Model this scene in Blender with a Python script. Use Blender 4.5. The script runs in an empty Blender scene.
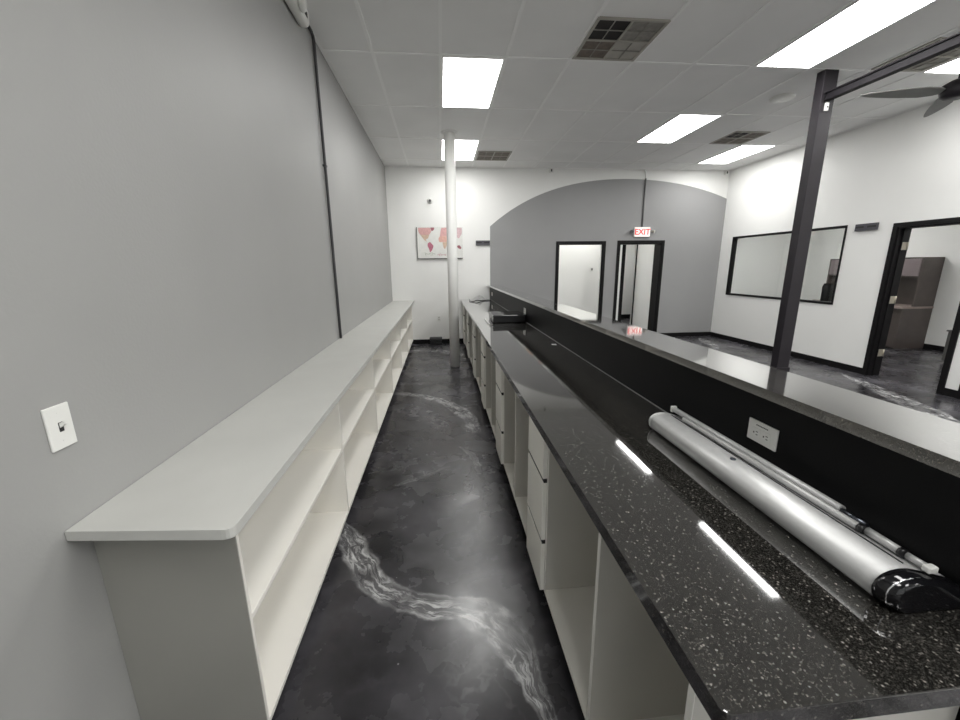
import bpy, bmesh, math, random
from mathutils import Vector, Matrix
import numpy as np
random.seed(4)
S = bpy.context.scene
COL = S.collection
V = Vector
ZC = 1.57            # camera height
H = 3.46             # ceiling height
YB = 8.36            # far wall
XL, XR = -1.0, 6.02  # side walls
YF = -2.4            # wall behind the camera

# ------------------------------------------------------------------ materials
def lin(c):
    return tuple(((v / 255) / 12.92 if v / 255 <= .04045 else ((v / 255 + .055) / 1.055) ** 2.4) for v in c) + (1,)

def mat(name, rgb, rough=.6, metal=0., spec=.5, noise=0., nscale=8., bump=0., bscale=200., emit=0., ior=1.5, coat=0., raw=False):
    m = bpy.data.materials.new(name); m.use_nodes = True
    nt = m.node_tree; b = nt.nodes['Principled BSDF']
    col = tuple(rgb) + (1,) if raw else lin(rgb)
    b.inputs['Base Color'].default_value = col
    b.inputs['Roughness'].default_value = rough
    b.inputs['Metallic'].default_value = metal
    b.inputs['Specular IOR Level'].default_value = spec
    b.inputs['IOR'].default_value = ior
    b.inputs['Coat Weight'].default_value = coat
    b.inputs['Coat Roughness'].default_value = .06
    tc = nt.nodes.new('ShaderNodeTexCoord')
    if noise:
        n = nt.nodes.new('ShaderNodeTexNoise'); n.inputs['Scale'].default_value = nscale; n.inputs['Detail'].default_value = 5
        nt.links.new(tc.outputs['Object'], n.inputs['Vector'])
        r = nt.nodes.new('ShaderNodeMapRange'); r.inputs['From Min'].default_value = .3; r.inputs['From Max'].default_value = .7
        r.inputs['To Min'].default_value = 1 - noise; r.inputs['To Max'].default_value = 1 + noise
        nt.links.new(n.outputs['Fac'], r.inputs['Value'])
        mx = nt.nodes.new('ShaderNodeMix'); mx.data_type = 'RGBA'; mx.blend_type = 'MULTIPLY'; mx.inputs['Factor'].default_value = 1
        mx.inputs['A'].default_value = col
        nt.links.new(r.outputs['Result'], mx.inputs['B']); nt.links.new(mx.outputs['Result'], b.inputs['Base Color'])
    if bump:
        n = nt.nodes.new('ShaderNodeTexNoise'); n.inputs['Scale'].default_value = bscale; n.inputs['Detail'].default_value = 3
        nt.links.new(tc.outputs['Object'], n.inputs['Vector'])
        bp = nt.nodes.new('ShaderNodeBump'); bp.inputs['Strength'].default_value = bump; bp.inputs['Distance'].default_value = .002
        nt.links.new(n.outputs['Fac'], bp.inputs['Height']); nt.links.new(bp.outputs['Normal'], b.inputs['Normal'])
    if emit:
        b.inputs['Emission Color'].default_value = col; b.inputs['Emission Strength'].default_value = emit
    return m

LIGHT = 16.3
WORLD = 2.4
M = {}
M['white_paint'] = mat('white wall paint', (.86, .86, .84), .55, noise=.015, nscale=2, bump=.25, bscale=120, raw=True)
M['grey_paint'] = mat('grey wall paint', (.345, .345, .337), .5, noise=.02, nscale=2, bump=.3, bscale=90, raw=True)
M['arch_paint'] = mat('grey arch wall paint', (.30, .30, .30), .5, noise=.02, nscale=2, bump=.25, bscale=90, raw=True)
M['tile'] = mat('ceiling tile', (.91, .91, .90), .9, noise=.03, nscale=1.3, bump=.5, bscale=300, raw=True)
M['grid'] = mat('ceiling grid white', (.97, .97, .96), .5, noise=.0, raw=True)
M['black_trim'] = mat('black trim paint', (.007, .0065, .007), .5, spec=.2, noise=.1, raw=True)
M['black_panel'] = mat('black painted panel', (.006, .006, .0065), .5, spec=.15, noise=.15, nscale=3, bump=.15, raw=True)
M['laminate'] = mat('cream white laminate', (.82, .80, .75), .45, noise=.02, nscale=3, raw=True)
M['drawer_white'] = mat('white drawer laminate', (.93, .92, .87), .45, noise=.02, nscale=3, raw=True)
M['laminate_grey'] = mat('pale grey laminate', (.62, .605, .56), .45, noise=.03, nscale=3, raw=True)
M['end_laminate'] = mat('grey painted cabinet end', (.30, .296, .27), .5, noise=.03, nscale=3, raw=True)
M['shelf_top'] = mat('light grey counter laminate', (.52, .52, .495), .42, noise=.03, nscale=4, raw=True)
M['kick'] = mat('dark toe kick', (.012, .012, .014), .5, noise=.1, raw=True)
M['plastic_white'] = mat('white plastic', (.80, .80, .77), .35, noise=.01, raw=True)
M['plastic_black'] = mat('black plastic', (.010, .010, .011), .3, noise=.1, raw=True)
M['gloss_black'] = mat('glossy black plastic', (.006, .006, .007), .08, noise=.1, raw=True)
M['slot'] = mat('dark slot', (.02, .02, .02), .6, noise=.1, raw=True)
M['post_dark'] = mat('dark bronze paint', (.020, .017, .021), .42, spec=.35, noise=.12, nscale=5, raw=True)
M['beam_dark'] = mat('matt dark beam paint', (.016, .014, .017), .6, spec=.15, noise=.1, nscale=5, raw=True)
M['post_white'] = mat('white painted pipe', (.95, .95, .925), .4, noise=.01, raw=True)
M['silver'] = mat('brushed silver', (.58, .58, .575), .48, metal=.45, noise=.04, nscale=30, raw=True)
M['chrome'] = mat('polished chrome', (.75, .75, .76), .10, metal=1, noise=.02, raw=True)
M['steel_dark'] = mat('dark steel', (.12, .13, .15), .3, metal=1, noise=.05, raw=True)
M['conduit_black'] = mat('dark conduit', (.045, .045, .048), .5, noise=.1, raw=True)
M['conduit_grey'] = mat('grey painted conduit', (.14, .14, .14), .5, noise=.05, raw=True)
M['blade'] = mat('grey fan blade', (.22, .22, .21), .4, noise=.08, raw=True)
M['vent_beige'] = mat('vent beige metal', (.40, .38, .34), .5, noise=.08, raw=True)
M['vent_grey'] = mat('vent grey filter', (.27, .26, .235), .7, noise=.15, nscale=20, raw=True)
M['vent_brown'] = mat('dusty brown grille', (.17, .14, .115), .7, noise=.2, nscale=20, raw=True)
M['vent_dark'] = mat('dark duct opening', (.02, .017, .016), .8, noise=.2, raw=True)
M['brown_wood'] = mat('dark brown office laminate', (.085, .070, .064), .4, noise=.12, nscale=6, raw=True)
M['mauve_wood'] = mat('mauve grey cabinet door', (.20, .165, .17), .4, noise=.05, raw=True)
M['desk_edge'] = mat('desk top laminate', (.30, .24, .22), .35, noise=.05, raw=True)
M['chair_grey'] = mat('grey upholstery', (.10, .10, .095), .8, noise=.1, raw=True)
M['canvas'] = mat('white canvas print', (.78, .78, .75), .7, noise=.04, nscale=12, raw=True)
M['canvas_side'] = mat('canvas dark side', (.10, .095, .085), .7, noise=.1, raw=True)
M['map_pink'] = mat('print dusty pink', (216, 170, 168), .7, noise=.12, nscale=25)
M['map_tan'] = mat('print tan', (212, 186, 164), .7, noise=.12, nscale=25)
M['map_rose'] = mat('print rose', (190, 118, 136), .7, noise=.12, nscale=25)
M['map_peach'] = mat('print peach', (224, 180, 166), .7, noise=.12, nscale=25)
M['map_mauve'] = mat('print mauve', (212, 184, 188), .7, noise=.12, nscale=25)
M['map_wine'] = mat('print wine', (165, 105, 114), .7, noise=.12, nscale=25)
M['ink_green'] = mat('print grey green', (140, 150, 128), .7, noise=.1)
M['sign_face'] = mat('lit exit sign face', (.95, .86, .82), .4, noise=.01, emit=.55, raw=True)
M['sign_red'] = mat('exit red', (.75, .05, .05), .4, noise=.02, emit=.45, raw=True)
M['plaque'] = mat('dark grey plaque', (.075, .073, .085), .35, noise=.06, raw=True)
M['brass'] = mat('satin nickel hinge', (.55, .51, .42), .35, metal=.6, noise=.05, raw=True)
M['seam_strip'] = mat('grey caulk', (.20, .20, .20), .5, noise=.1, raw=True)
M['paper'] = mat('white film', (.75, .75, .74), .3, noise=.05, raw=True)

def lens_mat(name, strength):
    m = bpy.data.materials.new(name); m.use_nodes = True
    nt = m.node_tree; b = nt.nodes['Principled BSDF']
    b.inputs['Base Color'].default_value = (.8, .8, .8, 1); b.inputs['Roughness'].default_value = .4
    tc = nt.nodes.new('ShaderNodeTexCoord')
    w = nt.nodes.new('ShaderNodeTexNoise'); w.inputs['Scale'].default_value = 3; w.inputs['Detail'].default_value = 1
    nt.links.new(tc.outputs['Object'], w.inputs['Vector'])
    r = nt.nodes.new('ShaderNodeMapRange'); r.inputs['To Min'].default_value = strength * .9; r.inputs['To Max'].default_value = strength * 1.1
    nt.links.new(w.outputs['Fac'], r.inputs['Value'])
    b.inputs['Emission Color'].default_value = (1, .995, .975, 1)
    nt.links.new(r.outputs['Result'], b.inputs['Emission Strength'])
    return m
M['lens'] = lens_mat('lit prismatic lens', LIGHT)
M['office_fill_lens'] = lens_mat('added office fill lens', LIGHT * 1.15)  # glow of the added, unseen office panels
M['hall_fill_lens'] = lens_mat('added hall fill lens', LIGHT * .48)  # weaker glow for the added panels beyond the far wall

def granite():
    m = bpy.data.materials.new('polished black granite'); m.use_nodes = True
    nt = m.node_tree; N = nt.nodes; L = nt.links; b = N['Principled BSDF']
    tc = N.new('ShaderNodeTexCoord')
    def cells(scale, lo, hi, colour, strength):
        v = N.new('ShaderNodeTexVoronoi'); v.inputs['Scale'].default_value = scale; v.inputs['Randomness'].default_value = 1
        L.new(tc.outputs['Object'], v.inputs['Vector'])
        sp = N.new('ShaderNodeSeparateColor'); L.new(v.outputs['Color'], sp.inputs['Color'])
        r = N.new('ShaderNodeMapRange'); r.inputs['From Min'].default_value = lo; r.inputs['From Max'].default_value = hi
        L.new(sp.outputs['Red'], r.inputs['Value'])
        d = N.new('ShaderNodeMapRange'); d.inputs['From Min'].default_value = .55; d.inputs['From Max'].default_value = .2
        L.new(v.outputs['Distance'], d.inputs['Value'])
        mu = N.new('ShaderNodeMath'); mu.operation = 'MULTIPLY'; L.new(r.outputs['Result'], mu.inputs[0]); L.new(d.outputs['Result'], mu.inputs[1])
        m2 = N.new('ShaderNodeMath'); m2.operation = 'MULTIPLY'; L.new(mu.outputs[0], m2.inputs[0]); m2.inputs[1].default_value = strength
        return m2.outputs[0], colour
    base = None
    out = None
    for sock, colour in (cells(230, .35, .9, (.085, .08, .07, 1), .9), cells(420, .3, .9, (.07, .065, .057, 1), .9), cells(190, .86, 1.0, (.26, .25, .225, 1), .95)):
        mx = N.new('ShaderNodeMix'); mx.data_type = 'RGBA'
        if out is None: mx.inputs['A'].default_value = (.009, .0085, .0078, 1)
        else: L.new(out, mx.inputs['A'])
        mx.inputs['B'].default_value = colour; L.new(sock, mx.inputs['Factor'])
        out = mx.outputs['Result']
    L.new(out, b.inputs['Base Color'])
    b.inputs['Roughness'].default_value = .055
    b.inputs['IOR'].default_value = 1.6
    b.inputs['Coat Weight'].default_value = 1; b.inputs['Coat IOR'].default_value = 1.6; b.inputs['Coat Roughness'].default_value = .04
    return m
M['granite'] = granite()

def floor_mat():
    m = bpy.data.materials.new('poured dark epoxy floor'); m.use_nodes = True
    nt = m.node_tree; N = nt.nodes; L = nt.links; b = N['Principled BSDF']
    tc = N.new('ShaderNodeTexCoord')
    def math_(op, a, c=None, clamp=False):
        n = N.new('ShaderNodeMath'); n.operation = op; n.use_clamp = clamp
        for i, x in enumerate((a, c)):
            if x is None: continue
            if isinstance(x, (int, float)): n.inputs[i].default_value = x
            else: L.new(x, n.inputs[i])
        return n.outputs[0]
    def maprange(x, a, c, d=0., e=1., smooth=True):
        n = N.new('ShaderNodeMapRange')
        if smooth: n.interpolation_type = 'SMOOTHSTEP'
        n.inputs['From Min'].default_value = a; n.inputs['From Max'].default_value = c
        n.inputs['To Min'].default_value = d; n.inputs['To Max'].default_value = e
        L.new(x, n.inputs['Value']); return n.outputs['Result']
    def noise(vec, scale, detail=4, dist=0., rough=.55):
        n = N.new('ShaderNodeTexNoise'); n.inputs['Scale'].default_value = scale; n.inputs['Detail'].default_value = detail
        n.inputs['Distortion'].default_value = dist; n.inputs['Roughness'].default_value = rough
        L.new(vec, n.inputs['Vector']); return n
    P = tc.outputs['Object']
    def warp(vec, scale, amount, detail=3):
        w = noise(vec, scale, detail)
        s = N.new('ShaderNodeVectorMath'); s.operation = 'SUBTRACT'; L.new(w.outputs['Color'], s.inputs[0]); s.inputs[1].default_value = (.5, .5, .5)
        sc = N.new('ShaderNodeVectorMath'); sc.operation = 'SCALE'; L.new(s.outputs[0], sc.inputs[0]); sc.inputs['Scale'].default_value = amount
        ad = N.new('ShaderNodeVectorMath'); ad.operation = 'ADD'; L.new(vec, ad.inputs[0]); L.new(sc.outputs[0], ad.inputs[1])
        return ad.outputs[0]
    PW = warp(warp(P, 2.2, .12), 11, .045)
    def vein(pts, widths, gain=1., fine=22):
        p0 = np.array(pts[0], float); p1 = np.array(pts[-1], float)
        Ln = np.linalg.norm(p1 - p0); t = (p1 - p0) / Ln; nrm = np.array([-t[1], t[0]])
        uv = [((np.array(p) - p0) @ t / Ln, (np.array(p) - p0) @ nrm) for p in pts]
        R = max(abs(v) for _, v in uv) * 1.3 + .05
        def dot(vx, off):
            d = N.new('ShaderNodeVectorMath'); d.operation = 'DOT_PRODUCT'; L.new(PW, d.inputs[0]); d.inputs[1].default_value = (vx[0], vx[1], 0)
            return math_('SUBTRACT', d.outputs['Value'], off)
        u = math_('DIVIDE', dot(t, float(p0 @ t)), float(Ln))
        v = dot(nrm, float(p0 @ nrm))
        def curve(points):
            fc = N.new('ShaderNodeFloatCurve'); c = fc.mapping.curves[0]
            while len(c.points) < len(points): c.points.new(.5, .5)
            for q, (a, bb) in zip(c.points, sorted(points)): q.location = (a, bb)
            fc.mapping.update(); L.new(u, fc.inputs['Value']); return fc.outputs['Value']
        cen = math_('MULTIPLY', math_('SUBTRACT', curve([(a, .5 + bv / (2 * R)) for a, bv in uv]), .5), 2 * R)
        wid = math_('MAXIMUM', curve([(uv[i][0], w) for i, w in enumerate(widths)]), .004)
        s = math_('DIVIDE', math_('SUBTRACT', v, cen), wid)           # signed cross position, -1..1
        a = math_('ABSOLUTE', s)
        body = maprange(a, 1.05, .55)
        endm = math_('MULTIPLY', maprange(u, -.03, .02), maprange(u, 1.05, .99))
        cb = N.new('ShaderNodeCombineXYZ'); L.new(math_('MULTIPLY', s, 1.0), cb.inputs[0]); L.new(math_('MULTIPLY', u, float(Ln) * 3.2), cb.inputs[1])
        st = noise(cb.outputs[0], 2.6, 8, 1.1, .66)
        streak = maprange(st.outputs['Fac'], .44, .64)
        rim = math_('MULTIPLY', maprange(a, .62, .90), maprange(a, 1.08, .95))
        fill = math_('ADD', math_('MULTIPLY', streak, .75), math_('MULTIPLY', rim, .55))
        fill = math_('ADD', fill, .10)
        patch = maprange(noise(PW, 4.5, 3).outputs['Fac'], .36, .60, .30, 1.15)
        return math_('MULTIPLY', math_('MULTIPLY', math_('MULTIPLY', math_('MULTIPLY', fill, patch), body), endm), gain, True)
    V1 = vein([(-.70, 2.33), (-.60, 2.14), (-.50, 1.955), (-.33, 1.72), (-.10, 1.60), (.13, 1.52), (.255, 1.38), (.296, 1.205), (.34, 1.0)],
              [.03, .075, .085, .075, .08, .10, .085, .055, .03], 1.0)
    V2 = vein([(-.66, 4.96), (-.40, 4.90), (-.06, 4.62), (.10, 4.38), (.21, 4.10), (.30, 3.65)], [.05, .06, .085, .085, .10, .06], .95)
    V3 = vein([(-.62, 7.70), (-.20, 7.58), (.13, 7.38), (.35, 7.15)], [.05, .10, .10, .06], .8)
    V4 = vein([(5.72, 5.0), (5.60, 4.62), (5.46, 4.30), (5.33, 3.95), (5.18, 3.55), (5.0, 3.2)], [.03, .08, .11, .14, .14, .06], .95)
    V5 = vein([(5.62, 8.05), (5.48, 7.75), (5.38, 7.35), (5.2, 7.0)], [.05, .10, .10, .05], .9)
    V6 = vein([(-.38, 2.72), (-.22, 2.80), (.02, 2.95)], [.01, .025, .01], .4)
    V7 = vein([(.12, 3.3), (.22, 3.1), (.25, 2.75)], [.01, .03, .01], .35)
    vs = V1
    for x in (V2, V3, V4, V5, V6, V7): vs = math_('MAXIMUM', vs, x)
    # faint cloudy marbling
    c1 = noise(P, 1.6, 5); c2 = noise(P, 7, 6)
    cloud = math_('ADD', math_('MULTIPLY', maprange(c1.outputs['Fac'], .35, .75), .75), math_('MULTIPLY', maprange(c2.outputs['Fac'], .45, .75), .30))
    mx = N.new('ShaderNodeMix'); mx.data_type = 'RGBA'; L.new(cloud, mx.inputs['Factor'])
    mx.inputs['A'].default_value = (.018, .0172, .0195, 1); mx.inputs["B"].default_value = (.105, .101, .113, 1)
    # wispy pale lines
    rid = noise(PW, 2.6, 4)
    rl = maprange(math_('ABSOLUTE', math_('SUBTRACT', rid.outputs['Fac'], .5)), .020, .0)
    rl = math_('MULTIPLY', rl, maprange(noise(P, 1.3, 2).outputs['Fac'], .52, .68))
    m1 = N.new('ShaderNodeMix'); m1.data_type = 'RGBA'; L.new(math_('MULTIPLY', rl, .5), m1.inputs['Factor'])
    L.new(mx.outputs['Result'], m1.inputs['A']); m1.inputs['B'].default_value = (.33, .33, .34, 1)
    m2 = N.new('ShaderNodeMix'); m2.data_type = 'RGBA'; L.new(vs, m2.inputs['Factor'])
    L.new(m1.outputs['Result'], m2.inputs['A']); m2.inputs['B'].default_value = (.66, .66, .66, 1)
    # small white specks
    vo = N.new('ShaderNodeTexVoronoi'); vo.inputs['Scale'].default_value = 7; L.new(P, vo.inputs['Vector'])
    sk = maprange(vo.outputs['Distance'], .035, .02)
    m3 = N.new('ShaderNodeMix'); m3.data_type = 'RGBA'; L.new(math_('MULTIPLY', sk, .5), m3.inputs['Factor'])
    L.new(m2.outputs['Result'], m3.inputs['A']); m3.inputs['B'].default_value = (.5, .5, .5, 1)
    L.new(m3.outputs['Result'], b.inputs['Base Color'])
    rr = noise(P, 3.5, 5)
    L.new(maprange(rr.outputs['Fac'], .3, .7, .21, .32), b.inputs['Roughness'])
    b.inputs['IOR'].default_value = 1.55
    bp = N.new('ShaderNodeBump'); bp.inputs['Strength'].default_value = .06; bp.inputs['Distance'].default_value = .004
    L.new(noise(P, 9, 3).outputs['Fac'], bp.inputs['Height']); L.new(bp.outputs['Normal'], b.inputs['Normal'])
    return m
M['floor'] = floor_mat()

def glass_mat():
    m = bpy.data.materials.new('clear window glass'); m.use_nodes = True
    nt = m.node_tree; N = nt.nodes; L = nt.links
    for n in list(N):
        if n.type == 'BSDF_PRINCIPLED': N.remove(n)
    o = [n for n in N if n.type == 'OUTPUT_MATERIAL'][0]
    t = N.new('ShaderNodeBsdfTransparent'); t.inputs['Color'].default_value = (.96, .97, .965, 1)
    g = N.new('ShaderNodeBsdfGlossy'); g.inputs['Roughness'].default_value = .02
    lw = N.new('ShaderNodeLayerWeight'); lw.inputs['Blend'].default_value = .5
    pw = N.new('ShaderNodeMath'); pw.operation = 'POWER'; L.new(lw.outputs['Facing'], pw.inputs[0]); pw.inputs[1].default_value = 5
    f = N.new('ShaderNodeMath'); f.operation = 'MULTIPLY_ADD'; L.new(pw.outputs[0], f.inputs[0]); f.inputs[1].default_value = .9; f.inputs[2].default_value = .035
    x = N.new('ShaderNodeMixShader'); L.new(f.outputs[0], x.inputs[0]); L.new(t.outputs[0], x.inputs[1]); L.new(g.outputs[0], x.inputs[2])
    L.new(x.outputs[0], o.inputs['Surface'])
    return m
M['glass'] = glass_mat()

# ------------------------------------------------------------------ mesh helper
class MB:
    def __init__(s): s.bm = bmesh.new(); s.mi = 0
    def box(s, x0, x1, y0, y1, z0, z1, bev=0., seg=2):
        r = bmesh.ops.create_cube(s.bm, size=1)
        vs = r['verts']
        for v in vs:
            v.co = V(((x0 + x1) / 2 + v.co.x * (x1 - x0), (y0 + y1) / 2 + v.co.y * (y1 - y0), (z0 + z1) / 2 + v.co.z * (z1 - z0)))
        fs = {f for v in vs for f in v.link_faces}
        for f in fs: f.material_index = s.mi
        if bev:
            es = list({e for v in vs for e in v.link_edges})
            r = bmesh.ops.bevel(s.bm, geom=es, offset=bev, segments=seg, profile=.5, affect='EDGES')
            for f in r['faces']: f.material_index = s.mi
        return s
    def cyl(s, p0, p1, r0, r1=None, n=20, cap=True):
        p0, p1 = V(p0), V(p1); r1 = r0 if r1 is None else r1
        d = p1 - p0
        q = d.to_track_quat('Z', 'Y').to_matrix().to_4x4()
        r = bmesh.ops.create_cone(s.bm, cap_ends=cap, segments=n, radius1=r0, radius2=r1, depth=d.length)
        mtx = Matrix.Translation((p0 + p1) / 2) @ q
        for v in r['verts']: v.co = mtx @ v.co
        for f in {f for v in r['verts'] for f in v.link_faces}:
            f.material_index = s.mi; f.smooth = len(f.verts) == 4
        return s
    def tube(s, pts, r, n=10):
        pts = [V(p) for p in pts]; rings = []
        for i, p in enumerate(pts):
            d = (pts[min(i + 1, len(pts) - 1)] - pts[max(i - 1, 0)]).normalized()
            a = d.orthogonal().normalized() if not rings else (pa - d * pa.dot(d)).normalized()
            pa = a; b = d.cross(a)
            rings.append([s.bm.verts.new(p + (a * math.cos(t) + b * math.sin(t)) * r) for t in (2 * math.pi * k / n for k in range(n))])
        for A, B in zip(rings, rings[1:]):
            for k in range(n):
                f = s.bm.faces.new((A[k], A[(k + 1) % n], B[(k + 1) % n], B[k])); f.smooth = True; f.material_index = s.mi
        for R in (rings[0][::-1], rings[-1]):
            s.bm.faces.new(R).material_index = s.mi
        return s
    def lathe(s, prof, c, axis='z', n=28):
        rings = []
        for r, h in prof:
            ring = []
            for k in range(n):
                t = 2 * math.pi * k / n
                a, b = max(r, 1e-5) * math.cos(t), max(r, 1e-5) * math.sin(t)
                ring.append(s.bm.verts.new(V(c) + (V((a, b, h)) if axis == 'z' else V((h, a, b)) if axis == 'x' else V((a, h, b)))))
            rings.append(ring)
        for A, B in zip(rings, rings[1:]):
            for k in range(n):
                f = s.bm.faces.new((A[k], A[(k + 1) % n], B[(k + 1) % n], B[k])); f.smooth = True; f.material_index = s.mi
        s.bm.faces.new(rings[0][::-1]); s.bm.faces.new(rings[-1])
        return s
    def prism(s, poly, a0, a1, axis='y', smooth=False, bev=0.):
        def pt(p, a):
            return V((p[0], a, p[1])) if axis == 'y' else V((p[0], p[1], a)) if axis == 'z' else V((a, p[0], p[1]))
        A = [s.bm.verts.new(pt(p, a0)) for p in poly]; B = [s.bm.verts.new(pt(p, a1)) for p in poly]
        n = len(poly); fs = []
        for k in range(n):
            f = s.bm.faces.new((A[k], A[(k + 1) % n], B[(k + 1) % n], B[k])); f.smooth = smooth; fs.append(f)
        ca, cb = s.bm.faces.new(A[::-1]), s.bm.faces.new(B); fs += [ca, cb]
        for f in fs: f.material_index = s.mi
        if bev:
            es = list(set(ca.edges) | set(cb.edges))
            r = bmesh.ops.bevel(s.bm, geom=es, offset=bev, segments=2, profile=.5, affect='EDGES')
            for f in r['faces']: f.material_index = s.mi
        return s
    def build(s, name, m, parent=None, loc=None):
        bmesh.ops.recalc_face_normals(s.bm, faces=s.bm.faces)
        me = bpy.data.meshes.new(name)
        if parent is not None: off = V(parent['_o'])
        elif loc is not None: off = V(loc)
        else:
            xs = [v.co for v in s.bm.verts]
            off = V(((min(v.x for v in xs) + max(v.x for v in xs)) / 2, (min(v.y for v in xs) + max(v.y for v in xs)) / 2, min(v.z for v in xs)))
        bmesh.ops.translate(s.bm, verts=s.bm.verts, vec=-off)
        s.bm.to_mesh(me); s.bm.free()
        for q in (m if isinstance(m, (list, tuple)) else [m]): me.materials.append(M[q])
        o = bpy.data.objects.new(name, me); COL.objects.link(o)
        o['_o'] = tuple(off)
        if parent is not None:
            o.parent = parent; o.location = off - V(parent['_o'])
        else: o.location = off
        return o

def tag(o, label, cat, group=None, kind=None):
    o['label'] = label; o['category'] = cat
    if group: o['group'] = group
    if kind: o['kind'] = kind
    return o
def thing(name, label, cat, loc, group=None):
    o = bpy.data.objects.new(name, None); COL.objects.link(o); o.location = loc; o['_o'] = tuple(loc); o.empty_display_size = .1
    return tag(o, label, cat, group)
def struct(o):
    o['kind'] = 'structure'; return o
def box(name, m, b, parent=None, bev=0., loc=None):
    return MB().box(*b, bev=bev).build(name, m, parent, loc)
def copy_tree(o, delta, parent=None):
    c = o.copy(); COL.objects.link(c)
    c['_o'] = tuple(V(o['_o']) + V(delta))
    if parent is None: c.location = V(o.location) + V(delta)
    else: c.parent = parent
    for ch in list(o.children): copy_tree(ch, delta, c)
    return c

# ------------------------------------------------------------------ the shell
struct(box('floor', 'floor', (XL - .14, 9.2, YF, 12.6, -.12, 0), loc=(0, 0, 0)))
struct(box('ceiling', 'tile', (XL, XR, YF, YB, H, H + .1), loc=(0, 0, H)))
GX = [.06 + .6096 * k for k in range(-1, 10)]
GY = [4.18 + 1.2192 * k for k in range(-6, 4)]
g = MB()
for x in GX: g.box(x - .014, x + .014, YF + .01, YB - .01, H - .006, H - .0005)
for y in GY: g.box(XL + .01, XR - .01, y - .014, y + .014, H - .0065, H - .0005)
g.box(XL + .001, XL + .022, YF + .01, YB - .01, H - .006, H - .0005); g.box(XL + .022, XR - .02, YB - .022, YB - .002, H - .006, H - .0005)
g.box(XR - .022, XR - .001, YF + .01, YB - .022, H - .006, H - .0005)
struct(g.build('ceiling_grid', 'grid'))
struct(box('wall_left', 'grey_paint', (XL - .14, XL, YF, YB, 0, H + .1), loc=(XL, 0, 0)))
WF = [(-.6, 1.4), (1.55, 3.55), (3.7, 5.7)]  # unseen shop windows, added to let daylight in behind the camera
w = MB(); ex = [XL - .14] + [v for p in WF for v in p] + [XR + .16]
for a, b in zip(ex[::2], ex[1::2]): w.box(a, b, YF - .14, YF, 0, H + .1)
for a, b in WF: w.box(a, b, YF - .14, YF, 0, .35); w.box(a, b, YF - .14, YF, 2.75, H + .1)
struct(w.build('wall_front', 'white_paint'))
for i, (a, b) in enumerate(WF):
    o = MB(); t = .05
    o.box(a, a + t, YF - .10, YF - .03, .35, 2.75); o.box(b - t, b, YF - .10, YF - .03, .35, 2.75); o.box(a + t, b - t, YF - .10, YF - .03, .35, .35 + t); o.box(a + t, b - t, YF - .10, YF - .03, 2.75 - t, 2.75)
    wf = struct(o.build('window_%d' % (i + 2), 'black_trim'))
    struct(box('glass', 'glass', (a + t + .001, b - t - .001, YF - .068, YF - .062, .35 + t + .001, 2.75 - t - .001), wf))
struct(box('pavement', 'vent_beige', (XL - 12, XR + 12, YF - 14, YF - .145, -.14, -.02)))  # unseen ground outside, added to bounce daylight through the windows
# far wall with two doorways
D1 = (2.445, 3.395, 2.01); D2 = (3.755, 4.68, 2.02)
w = MB()
y0, y1 = YB, YB + .14
w.box(XL - .14, D1[0], y0, y1, 0, H + .1); w.box(D1[0], D1[1], y0, y1, D1[2], H + .1); w.box(D1[1], D2[0], y0, y1, 0, H + .1)
w.box(D2[0], D2[1], y0, y1, D2[2], H + .1); w.box(D2[1], XR + .16, y0, y1, 0, H + .1)
struct(w.build('wall_back', 'white_paint'))
# painted arch on the far wall
ax = [1.018, 1.525, 2.232, 2.843, 3.463, 4.308, 4.961, 5.52, 6.0]
az = [2.378, 2.741, 3.054, 3.208, 3.279, 3.277, 3.197, 3.085, 2.93]
pf = np.polyfit(ax, np.array(az) - .018, 4)
def arch(x): return float(np.polyval(pf, x))
xs = sorted(set(list(np.linspace(1.018, XR - .002, 60)) + [D1[0], D1[1], D2[0], D2[1]]))
w = MB()
for a, b in zip(xs, xs[1:]):
    lo = 0
    c = (a + b) / 2
    if D1[0] < c < D1[1]: lo = D1[2]
    if D2[0] < c < D2[1]: lo = D2[2]
    w.prism([(a, lo), (b, lo), (b, arch(b)), (a, arch(a))], YB - .010, YB + .001, 'y')
bmesh.ops.remove_doubles(w.bm, verts=w.bm.verts, dist=1e-5)
struct(w.build('wall_arch', 'arch_paint'))
# right wall with window and two doorways
W = (5.655, 7.985, .965, 2.092); D3 = (4.10, 4.945, 2.02); D4 = (2.95, 3.855, 2.02)
x0, x1 = XR, XR + .16
w = MB()
w.box(x0, x1, YF, D4[0], 0, H + .1); w.box(x0, x1, D4[0], D4[1], D4[2], H + .1); w.box(x0, x1, D4[1], D3[0], 0, H + .1)
w.box(x0, x1, D3[0], D3[1], D3[2], H + .1); w.box(x0, x1, D3[1], W[0], 0, H + .1)
w.box(x0, x1, W[0], W[1], 0, W[2]); w.box(x0, x1, W[0], W[1], W[3], H + .1); w.box(x0, x1, W[1], YB, 0, H + .1)
struct(w.build('wall_right', 'white_paint'))

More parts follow.
